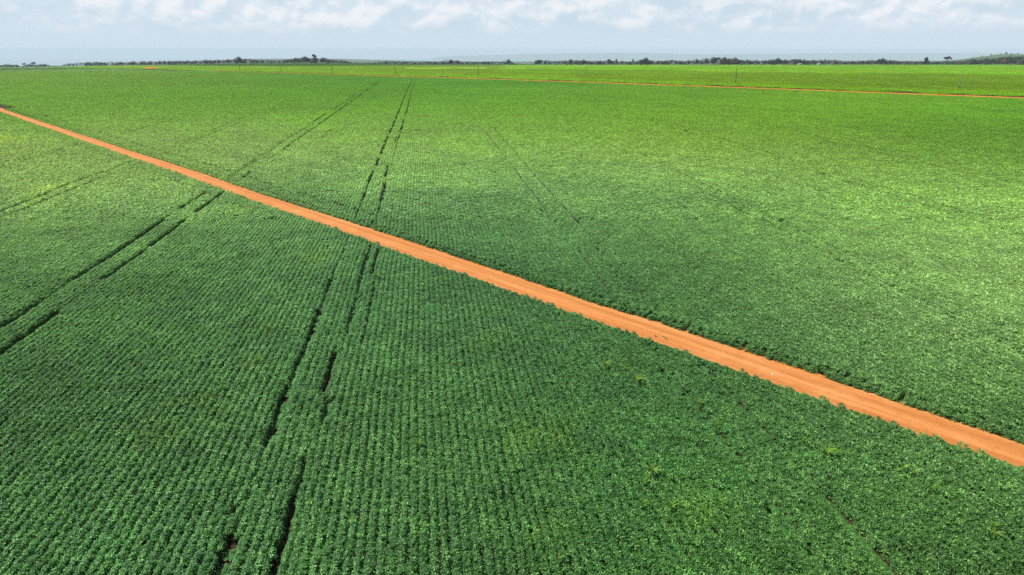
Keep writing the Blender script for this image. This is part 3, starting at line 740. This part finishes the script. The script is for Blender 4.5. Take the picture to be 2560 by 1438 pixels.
# twig and pale litter on the road
m, t, out = mat('pale_litter'); p = t.new('ShaderNodeBsdfPrincipled'); p.inputs['Base Color'].default_value = (.75, .75, .72, 1); t.link(p.outputs[0], out.inputs[0])
Xl, Yl = pix(1930, 936, .05)
V, Fc = [], []
for j in range(4):
    for i in range(5): V.append((Xl + (i - 2) * .028, Yl + (j - 1.5) * .026, .075 + .02 * math.sin(i * 1.7 + j)))
for j in range(3):
    for i in range(4): Fc.append((j * 5 + i, j * 5 + i + 1, (j + 1) * 5 + i + 1, (j + 1) * 5 + i))
lit_o = obj('paper_scrap', mesh_from('paper_scrap', V, Fc, [m], True)); sol = lit_o.modifiers.new('thick', 'SOLIDIFY'); sol.thickness = .004
tag(lit_o, 'tiny white scrap lying on the narrow dirt road', 'litter')
def twig(pts, r_):
    V = []; Fc = []; n = 6
    for i, (x, y, z) in enumerate(pts):
        q = Vector(pts[min(i + 1, len(pts) - 1)]) - Vector(pts[max(i - 1, 0)]); a = math.atan2(q.y, q.x)
        rr = r_ * (1 - .6 * i / len(pts))
        for k in range(n): b = 2 * math.pi * k / n; V.append((x - math.sin(a) * rr * math.cos(b), y + math.cos(a) * rr * math.cos(b), z + rr * math.sin(b)))
    for i in range(len(pts) - 1):
        for k in range(n): Fc.append((i * n + k, i * n + (k + 1) % n, (i + 1) * n + (k + 1) % n, (i + 1) * n + k))
    return V, Fc
for (xa, ya, xb, yb, lb) in ((1658, 842, 1670, 850, 'dark crooked twig lying on the narrow dirt road'), (1636, 840, 1643, 842, 'short thin twig beside the bush at the road edge')):
    A, B = pix(xa, ya, .07), pix(xb, yb, .07)
    pts = [(A[0] + (B[0] - A[0]) * q + .05 * math.sin(q * 9), A[1] + (B[1] - A[1]) * q + .05 * math.cos(q * 7), .075 + .015 * math.sin(q * 5)) for q in np.linspace(0, 1, 8)]
    V, Fc = twig(pts, .028); tag(obj('twig', mesh_from('twig', V, Fc, [M_WOOD], True)), lb, 'twig')

# ------------------------------------------------------------------ trees on the skyline
m, t, out = mat('tree_foliage'); M_FOL = m
oi = t.new('ShaderNodeObjectInfo'); lv = t.new('ShaderNodeAttribute', attribute_type='GEOMETRY', attribute_name='leafvar')
v = t.ramp(lv.outputs['Fac'], [(0, (.55, .58, .6)), (.6, (1, 1, 1)), (1, (1.7, 1.55, 1.3))])
c = t.mix(1.0, oi.outputs['Color'], v, 'MULTIPLY')
p = t.new('ShaderNodeBsdfPrincipled'); t.link(c, p.inputs['Base Color']); p.inputs['Roughness'].default_value = .55; p.inputs['Specular IOR Level'].default_value = .25
tr = t.new('ShaderNodeBsdfTranslucent'); t.link(c, tr.inputs[0]); mx = t.new('ShaderNodeMixShader'); mx.inputs[0].default_value = .25
t.link(p.outputs[0], mx.inputs[1]); t.link(tr.outputs[0], mx.inputs[2]); t.link(mx.outputs[0], out.inputs[0])
m, t, out = mat('tree_bark'); M_BARK = m
g = t.new('ShaderNodeTexCoord'); n1 = t.noise(g.outputs['Object'], 8.0, 4.0, .6)
p = t.new('ShaderNodeBsdfPrincipled'); t.link(t.ramp(n1, [(.3, (.05, .04, .032)), (.7, (.13, .11, .09))]), p.inputs['Base Color']); p.inputs['Roughness'].default_value = .9; t.link(p.outputs[0], out.inputs[0])

def limb(V, Fc, pts, r0, r1, n=6):
    b = len(V)
    for i, P in enumerate(pts):
        rr = r0 + (r1 - r0) * i / (len(pts) - 1)
        for k in range(n): a = 2 * math.pi * k / n; V.append((P[0] + rr * math.cos(a), P[1] + rr * math.sin(a), P[2]))
    for i in range(len(pts) - 1):
        for k in range(n): Fc.append((b + i * n + k, b + i * n + (k + 1) % n, b + (i + 1) * n + (k + 1) % n, b + (i + 1) * n + k))
def tree_meshes(seed, lobes, trunk_top, nleaf, leaf, hollow=.55):
    """unit-height tree: lobes = (x, y, z, rx, rz); returns trunk and crown meshes"""
    r_ = np.random.default_rng(seed); V = []; Fc = []
    limb(V, Fc, [(0, 0, -.06), (.01, 0, trunk_top * .5), (-.008, .01, trunk_top)], .035, .024)
    for (lx, ly, lz, rx, rz) in lobes:
        limb(V, Fc, [(-.008, .01, trunk_top * .9), (lx * .5, ly * .5, (trunk_top + lz) * .5 - .02), (lx * .95, ly * .95, lz)], .020, .007, 5)
    trunk = mesh_from('tree_trunk', V, Fc, [M_BARK], True)
    Ps, Ns = [], []; tot = sum(l[3] ** 2 for l in lobes)
    for (lx, ly, lz, rx, rz) in lobes:
        n = int(nleaf * rx ** 2 / tot)
        # sub clumps on the lobe
        nc = max(5, n // 16); d = r_.normal(size=(nc, 3)); d /= np.linalg.norm(d, axis=1, keepdims=True); rad = r_.uniform(hollow, 1.05, nc)
        cl = d * rad[:, None]
        pick = r_.integers(0, nc, n); q = cl[pick] + r_.normal(0, .20, (n, 3))
        Ps.append(np.stack([lx + q[:, 0] * rx, ly + q[:, 1] * rx, lz + q[:, 2] * rz], -1)); Ns.append(q * np.array([1, 1, 1.2]) + r_.normal(0, .45, (n, 3)) + np.array([0, 0, .35]))
    P = np.concatenate(Ps); N = np.concatenate(Ns); n = len(P); P[:, 2] = np.clip(P[:, 2], .02, 1.03)
    L = leaf * r_.uniform(.6, 1.4, n)
    Va, Qa = leaf_batch(P, N, r_.uniform(0, 6.283, n), L, L * .8, r_.uniform(.1, .4, n), r_.uniform(0, .4, n)); l1 = r_.random(n)
    return trunk, quads_mesh('tree_crown', Va, Qa, [M_FOL], {'leafvar': np.concatenate([l1, l1])})
AR = {
 'round': [tree_meshes(s, [(-.16, .05, .58, .24, .26), (.17, -.08, .55, .25, .25), (.02, .1, .74, .25, .24), (.0, -.15, .42, .27, .22), (.05, .17, .42, .24, .22)], .3, 900, .085) for s in (1, 2, 3)],
 'wide': [tree_meshes(s, [(-.38, 0, .55, .3, .26), (.36, .1, .52, .3, .26), (0, -.1, .7, .34, .27), (.1, .3, .5, .3, .26), (-.1, -.3, .42, .3, .26)], .25, 1200, .10) for s in (11, 12, 13)],
 'umbrella': [tree_meshes(s, [(-.26, 0, .80, .22, .13), (.24, .08, .84, .24, .13), (0, -.12, .88, .24, .11), (.05, .2, .80, .2, .12), (.42, 0, .70, .13, .09)], .5, 700, .08, .3) for s in (21, 22)],
 'slim': [tree_meshes(s, [(0, 0, .82, .16, .17), (.07, .05, .6, .17, .15), (-.09, -.04, .5, .15, .13)], .45, 420, .075) for s in (31, 32)],
 'twotier': [tree_meshes(41, [(.08, 0, .88, .18, .13), (.16, .03, .72, .17, .15), (-.10, .02, .83, .15, .10), (-.30, 0, .52, .19, .09), (.15, 0, .5, .16, .14), (.05, .05, .28, .25, .2)], .45, 900, .07, .35)],
 'bare': [tree_meshes(51, [(-.15, 0, .75, .18, .2), (.16, .05, .8, .16, .18), (0, .1, .92, .12, .1), (.02, -.1, .6, .2, .15)], .4, 90, .05, .3)],
 'bush': [tree_meshes(s, [(-.5, 0, .42, .5, .42), (.5, .1, .45, .5, .42), (0, 0, .62, .55, .38)], .15, 600, .15) for s in (61, 62, 63)],
}
GREENS = [(.014, .032, .015), (.019, .038, .016), (.025, .046, .016), (.036, .058, .020), (.018, .034, .020)]
DRYC = [(.085, .065, .045), (.10, .075, .04), (.075, .085, .035), (.07, .055, .048), (.13, .105, .055)]
def plant_tree(px, hpx, kind, label, group, depth=0.0, col=None, widen=1.0, base=None, dist=None):
    a = (px - 1280) / F
    yT = float(np.interp(px, TL_PX, TL_Y)); D = float(np.interp(px, TL_PX, TL_D)) + 25 + depth
    if dist: D = dist
    zg = None
    for _ in range(12):
        t_ = D * CP - ((zg if zg is not None else -12) - H) * SP
        Xt = a * t_; zg = float(ground_z(Xt, D))
    hm = hpx * t_ / F / CP
    tr_, cr_ = random.choice(AR[kind])
    root = empty('tree', (Xt, D, zg - .1), random.uniform(0, 6.28))
    sc = hm * random.uniform(.95, 1.05); root.scale = (sc * widen, sc * widen, sc)
    tag(root, label, 'tree', group)
    obj('trunk', tr_, root); c_ = obj('crown', cr_, root)
    cc = col if col is not None else random.choice(GREENS); f_ = random.uniform(.8, 1.25)
    c_.color = (cc[0] * f_, cc[1] * f_, cc[2] * f_, 1)
    return root
SKY_X = [0, 20, 42, 47, 56, 64, 75, 84, 92, 100, 116, 126, 150, 168, 200, 250, 300, 350, 400, 450, 520, 570, 590, 610, 640, 690, 720, 745, 765, 790, 810, 825, 845, 862, 880, 905, 930, 960, 1000, 1050, 1100, 1128, 1145, 1160, 1180, 1250, 1272, 1284, 1296, 1320, 1334, 1340, 1358, 1400, 1450, 1500, 1522, 1540, 1560, 1578, 1592, 1612, 1640, 1664, 1700, 1750, 1780, 1812, 1840, 1900, 1940, 1980, 2040, 2080, 2120, 2165, 2205, 2240, 2280, 2320, 2380, 2420, 2450, 2500, 2530, 2600]
SKY_H = [7, 8, 7, 3, 2, 8, 7, 7, 6, 7, 6, 3, 2.5, 7, 9, 9, 9, 9, 9, 9, 9, 10, 13, 12, 9, 7, 9, 13, 16, 14, 14, 10, 8, 6, 3, 2.5, 3, 6, 6, 6, 7, 11, 10, 6, 7, 8, 11, 5, 2.5, 1.5, 2, 11, 11, 10, 12, 9, 12, 9, 9, 6, 11, 14, 9, 11, 10, 13, 16, 15, 14, 11, 14, 13, 12, 11, 9, 10, 14, 11, 8, 8, 9, 11, 14, 18, 18, 18]
def zone(px):
    if px < 50: return ('dark tree of the low clump at the far left edge of the skyline', 'trees at the left edge of the skyline')
    if px < 165: return ('small tree of the sparse gapped stretch near the left edge of the skyline', 'trees of the sparse left stretch')
    if px < 560: return ('small dark tree in the even low treeline left of the wooded rise', 'trees of the low left treeline')
    if px < 715: return ('dark tree in the treeline between the tall left tree and the wooded rise', 'trees left of the wooded rise')
    if px < 870: return ('dark tree of the dense wooded rise around the tallest tree', 'trees of the wooded rise')
    if px < 1320: return ('small dark tree of the thin gapped treeline before the left end of the blue plateau', 'trees of the thin middle treeline')
    if px < 1585: return ('mixed green tree of the hedge like belt starting right of the skyline gap', 'trees of the middle belt')
    if px < 1960: return ('tree of the tall mixed wood right of the middle with reddish dry crowns', 'trees of the tall mixed wood')
    if px < 2290: return ('dark tree of the belt around the small white sheds', 'trees around the white sheds')
    return ('tree of the dense mixed wood under the green hill at the right', 'trees under the green hill')
x = 1.0
while x < 2590:
    h_ = float(np.interp(x, SKY_X, SKY_H)); lb, gp = zone(x)
    if h_ > 2.6 or random.random() < .35:
        hh = h_ * random.uniform(.72, 1.08)
        dryp = (.14 if x > 2290 else .26) if x > 1380 else .05
        col = random.choice(DRYC) if random.random() < dryp else None
        kd = random.choices(['round', 'wide', 'umbrella', 'slim', 'bush', 'bare'], [5, 4, 1.0, 1.2, 2, .35])[0]
        plant_tree(x, hh, kd, lb, gp, random.uniform(-8, 50), col, 1.25 if x < 1300 else 1.1)
    x += random.uniform(6.5, 13.3) * (1.0 if h_ > 5 else 1.4) * (.8 if x > 2380 or x < 170 else 1.0)
SPECIAL = [(787, 20.5, 'twotier', 'tallest tree on the skyline, open crown in two tiers above the wooded rise', GREENS[0], 1.15),
 (766, 16, 'wide', 'broad rounded tree just left of the tallest one', GREENS[3], .8), (806, 11.5, 'wide', 'dome shaped dark tree just right of the tallest one', GREENS[0], .8),
 (600, 16.5, 'round', 'tall dark round tree standing above the low left treeline', GREENS[0], 1.1),
 (62, 9.3, 'umbrella', 'flat crowned tree leaning left, left of the taller umbrella tree', GREENS[0], 1.0), (86, 11.8, 'umbrella', 'tall umbrella tree near the left edge of the skyline', GREENS[1], 1.0),
 (1128, 11.8, 'wide', 'bulky round tree standing out of the thin middle treeline', GREENS[0], .75), (1143, 10.6, 'round', 'round tree right beside the bulky one in the thin treeline', GREENS[0], 1.0),
 (1272, 12.5, 'round', 'dark round tree at the right end of the thin treeline before the gap', GREENS[0], 1.0),
 (1346, 12, 'wide', 'dark broad tree at the left end of the belt right of the gap', GREENS[0], .9),
 (1524, 14, 'wide', 'rounded green tree rising from the middle belt', GREENS[2], .75), (1540, 14, 'slim', 'thin pale tree right of the rounded green one', DRYC[2], 1.0),
 (1582, 14.5, 'slim', 'lone slender dark tree in the notch of the middle belt', GREENS[0], .9), (1575, 9, 'bush', 'yellow green bush at the foot of the notch', (.09, .11, .035), .6),
 (1612, 16.5, 'wide', 'big dark spreading tree right of the notch', GREENS[0], 1.0), (1783, 18, 'round', 'highest dark tree of the tall mixed wood', GREENS[0], 1.0),
 (1810, 18.5, 'wide', 'pale olive rounded tree next to the highest dark one', DRYC[2], .8), (1838, 17, 'wide', 'brown green broad tree behind the tallest pole', DRYC[1], .9),
 (1944, 17, 'wide', 'dark spreading tree left of the first white shed', GREENS[0], .8), (2084, 12.5, 'round', 'tan dry crowned tree right of the second white shed', (.20, .15, .07), 1.1),
 (2206, 16.5, 'wide', 'grey green round tree in the belt left of the open rise', GREENS[4], .9), (2314, 18.5, 'round', 'pale crowned small tree alone above the hedge on the open rise', GREENS[4], .8),
 (2366, 20.0, 'umbrella', 'isolated umbrella tree above the hedge left of the green hill', GREENS[0], 1.0)]
for px, hpx, kd, lb, col, wd in SPECIAL: plant_tree(px, hpx, kd, lb, 'trees standing out of the skyline', -6, col, wd)
for px, hpx, lb in ((2515, 5.5, 'dark blue round tree on top of the green hill'), (2502, 3.0, 'small tree left of the round one on the hill top'), (2528, 3.2, 'small tree right of the round one on the hill top'),
                    (2478, 3.0, 'small tree on the hazy hill crest toward its left shoulder'), (2455, 3.2, 'small tree on the lower left step of the green hill'), (2432, 2.8, 'lowest small tree at the left foot of the green hill'), (2545, 3.2, 'small tree on the hill crest near the right edge')):
    plant_tree(px, hpx, 'wide', lb, 'trees on the green hill', 0, (.035, .06, .03), 1.0, dist=3680)
# low scrub filling the foot of the tree line: one uncountable mass
n = 40000
px_ = rng.uniform(-60, 2640, n); ok = np.interp(px_, SKY_X, SKY_H) > rng.uniform(1.0, 4.5, n); px_ = px_[ok]; n = len(px_)
Dd = np.interp(px_, TL_PX, TL_D) + rng.uniform(14, 60, n); Xs = (px_ - 1280) / F * (Dd * CP + 30 * SP)
hs = np.interp(px_, SKY_X, SKY_H) * .88 * Dd / F * (.5 + fbm(Xs, Dd, 14, 5, 3)); zz = ground_z(Xs, Dd) + hs * rng.random(n) ** .8
Nn = np.stack([rng.normal(0, .6, n), rng.normal(-.3, .6, n), np.ones(n) * .7], -1); L = rng.uniform(.7, 1.6, n)
Va, Qa = leaf_batch(np.stack([Xs, Dd, zz], -1), Nn, rng.uniform(0, 6.283, n), L, L * .8, rng.uniform(.1, .4, n), rng.uniform(0, .4, n)); l1 = fbm(Xs, Dd, 10, 77, 3)
o = obj('scrub', quads_mesh('scrub', Va, Qa, [M_FOL], {'leafvar': np.concatenate([l1, l1])})); o.color = (.024, .036, .020, 1)
tag(o, 'low dark scrub filling the foot of the far treeline', 'scrub', kind='stuff')

# ------------------------------------------------------------------ white sheds among the trees
m, t, out = mat('white_wall'); M_WALL = m
g = t.new('ShaderNodeTexCoord'); n1 = t.noise(g.outputs['Object'], 1.5, 4.0, .6)
p = t.new('ShaderNodeBsdfPrincipled'); t.link(t.ramp(n1, [(.3, (.36, .36, .34)), (.7, (.48, .48, .46))]), p.inputs['Base Color']); p.inputs['Roughness'].default_value = .8; t.link(p.outputs[0], out.inputs[0])
m, t, out = mat('zinc_roof'); M_ZINC = m
p = t.new('ShaderNodeBsdfPrincipled'); p.inputs['Base Color'].default_value = (.34, .35, .36, 1); p.inputs['Roughness'].default_value = .4; p.inputs['Metallic'].default_value = .3; t.link(p.outputs[0], out.inputs[0])
m, t, out = mat('dark_door'); M_DOOR = m
p = t.new('ShaderNodeBsdfPrincipled'); p.inputs['Base Color'].default_value = (.05, .05, .055, 1); t.link(p.outputs[0], out.inputs[0])
for px, wd, ht, lb in ((1998, 7.0, 2.2, 'low white shed in front of the dark belt of trees, left one of two'), (2046, 5.0, 2.9, 'taller white shed in front of the dark belt of trees, right one of two')):
    D = float(np.interp(px, TL_PX, TL_D)) + 6; Xt = (px - 1280) / F * (D * CP + 31 * SP); zg = float(ground_z(Xt, D))
    r0 = empty('shed', (Xt, D, zg), .3); tag(r0, lb, 'shed', 'white sheds at the treeline')
    V, Fc = box(-wd / 2, wd / 2, -2, 2, -.2, ht); b = len(V); V += [(-wd / 2, 0, ht + .9), (wd / 2, 0, ht + .9)]; Fc += [(0 + 4, 2 + 4, b), (1 + 4, b + 1, 3 + 4)]
    obj('wall', mesh_from('shed_wall', V, Fc, [M_WALL]), r0)
    V = [(-wd / 2 - .3, -2.35, ht - .1), (wd / 2 + .3, -2.35, ht - .1), (wd / 2 + .3, 0, ht + .98), (-wd / 2 - .3, 0, ht + .98), (wd / 2 + .3, 2.35, ht - .1), (-wd / 2 - .3, 2.35, ht - .1)]
    ro = obj('roof', mesh_from('shed_roof', V, [(0, 1, 2, 3), (3, 2, 4, 5)], [M_ZINC]), r0); sm_ = ro.modifiers.new('thick', 'SOLIDIFY'); sm_.thickness = .06; sm_.offset = 1
    V, Fc = box(-.5, .5, -2.04, -2.003, 0, 1.9); obj('door', mesh_from('shed_door', V, Fc, [M_DOOR]), r0)
for nm, px, py, rx, ry, lb in (('bare_soil', 378, 172.6, 9, 10, 'small orange bare soil heap at the far left behind the crop'), ):
    Xb, Yb = pix(px, py, 0)
    for _ in range(30): zb = float(ground_z(Xb, Yb)); Xb, Yb = [.5 * a + .5 * b for a, b in zip((Xb, Yb), pix(px, py, zb))]
    tag(obj('soil_heap', blob_patch('soil_heap', Xb, Yb, rx, ry, 1.3, M_ROAD2, 5)), lb, 'soil heap')

# ------------------------------------------------------------------ blue plateau far away
m, t, out = mat('plateau_slope'); M_PLAT = m
g = t.new('ShaderNodeNewGeometry'); n1 = t.noise(g.outputs['Position'], .0012, 6.0, .6)
p = t.new('ShaderNodeBsdfPrincipled'); t.link(t.ramp(n1, [(.3, (.03, .06, .03)), (.7, (.07, .10, .04))]), p.inputs['Base Color']); p.inputs['Roughness'].default_value = .95; t.link(p.outputs[0], out.inputs[0])
PLX = [1020, 1062, 1078, 1095, 1120, 1160, 1280, 1340, 1380, 1450, 1500, 1560, 1620, 1680, 1740, 1800, 1900, 2000, 2100, 2200, 2300, 2450, 2560, 2800, 3300]
PLY = [160, 153, 147, 143, 141, 140, 137, 134.4, 134, 133.4, 132.6, 132.2, 132.2, 133.8, 136.5, 136.3, 134.8, 134.6, 133.6, 133.2, 133, 132.6, 132.3, 132.6, 133]
D0 = 27000.0; V = []; cols = 0
pxs = np.linspace(1000, 3300, 260)
for px in pxs:
    y_ = float(np.interp(px, PLX, PLY)) + .5 * (float(fbm(px, 3, 40, 8, 4)) - .5)
    zt, t_ = level_at(y_, D0); a = (px - 1280) / F; Xc = a * t_; gul = 500 * (float(fbm(px, 9, 70, 4, 4)) - .5)
    for (dy, zq) in ((-2600, -560), (-1500 + gul, zt * .35 - 330), (-600 + gul, zt * .75 - 80), (0, zt), (1500, zt - 2), (6000, zt - 60), (9000, -560)):
        k = (D0 + dy) / D0; V.append((Xc * (k if dy < 0 else 1), D0 + dy, min(zq, zt)))
nr = 7; Fc = [(i * nr + j, (i + 1) * nr + j, (i + 1) * nr + j + 1, i * nr + j + 1) for i in range(len(pxs) - 1) for j in range(nr - 1)]
tag(obj('hills', mesh_from('hills', V, Fc, [M_PLAT], True)), 'long flat topped plateau fading to blue behind the trees', 'hills', kind='structure')

# ------------------------------------------------------------------ haze
V, Fc = box(-70000, 70000, -400, 62000, -640, 46)
m, t, out = mat('haze_air'); pv = t.new('ShaderNodeVolumePrincipled')
pv.inputs['Color'].default_value = (.605, .725, .86, 1); pv.inputs['Density'].default_value = 6.0e-5; pv.inputs['Anisotropy'].default_value = 0.0
t.link(pv.outputs[0], out.inputs['Volume'])
hz_o = obj('haze', mesh_from('haze', V, Fc, [m])); tag(hz_o, 'pale blue haze over the far lowland', 'haze', kind='stuff'); hz_o.display_type = 'WIRE'
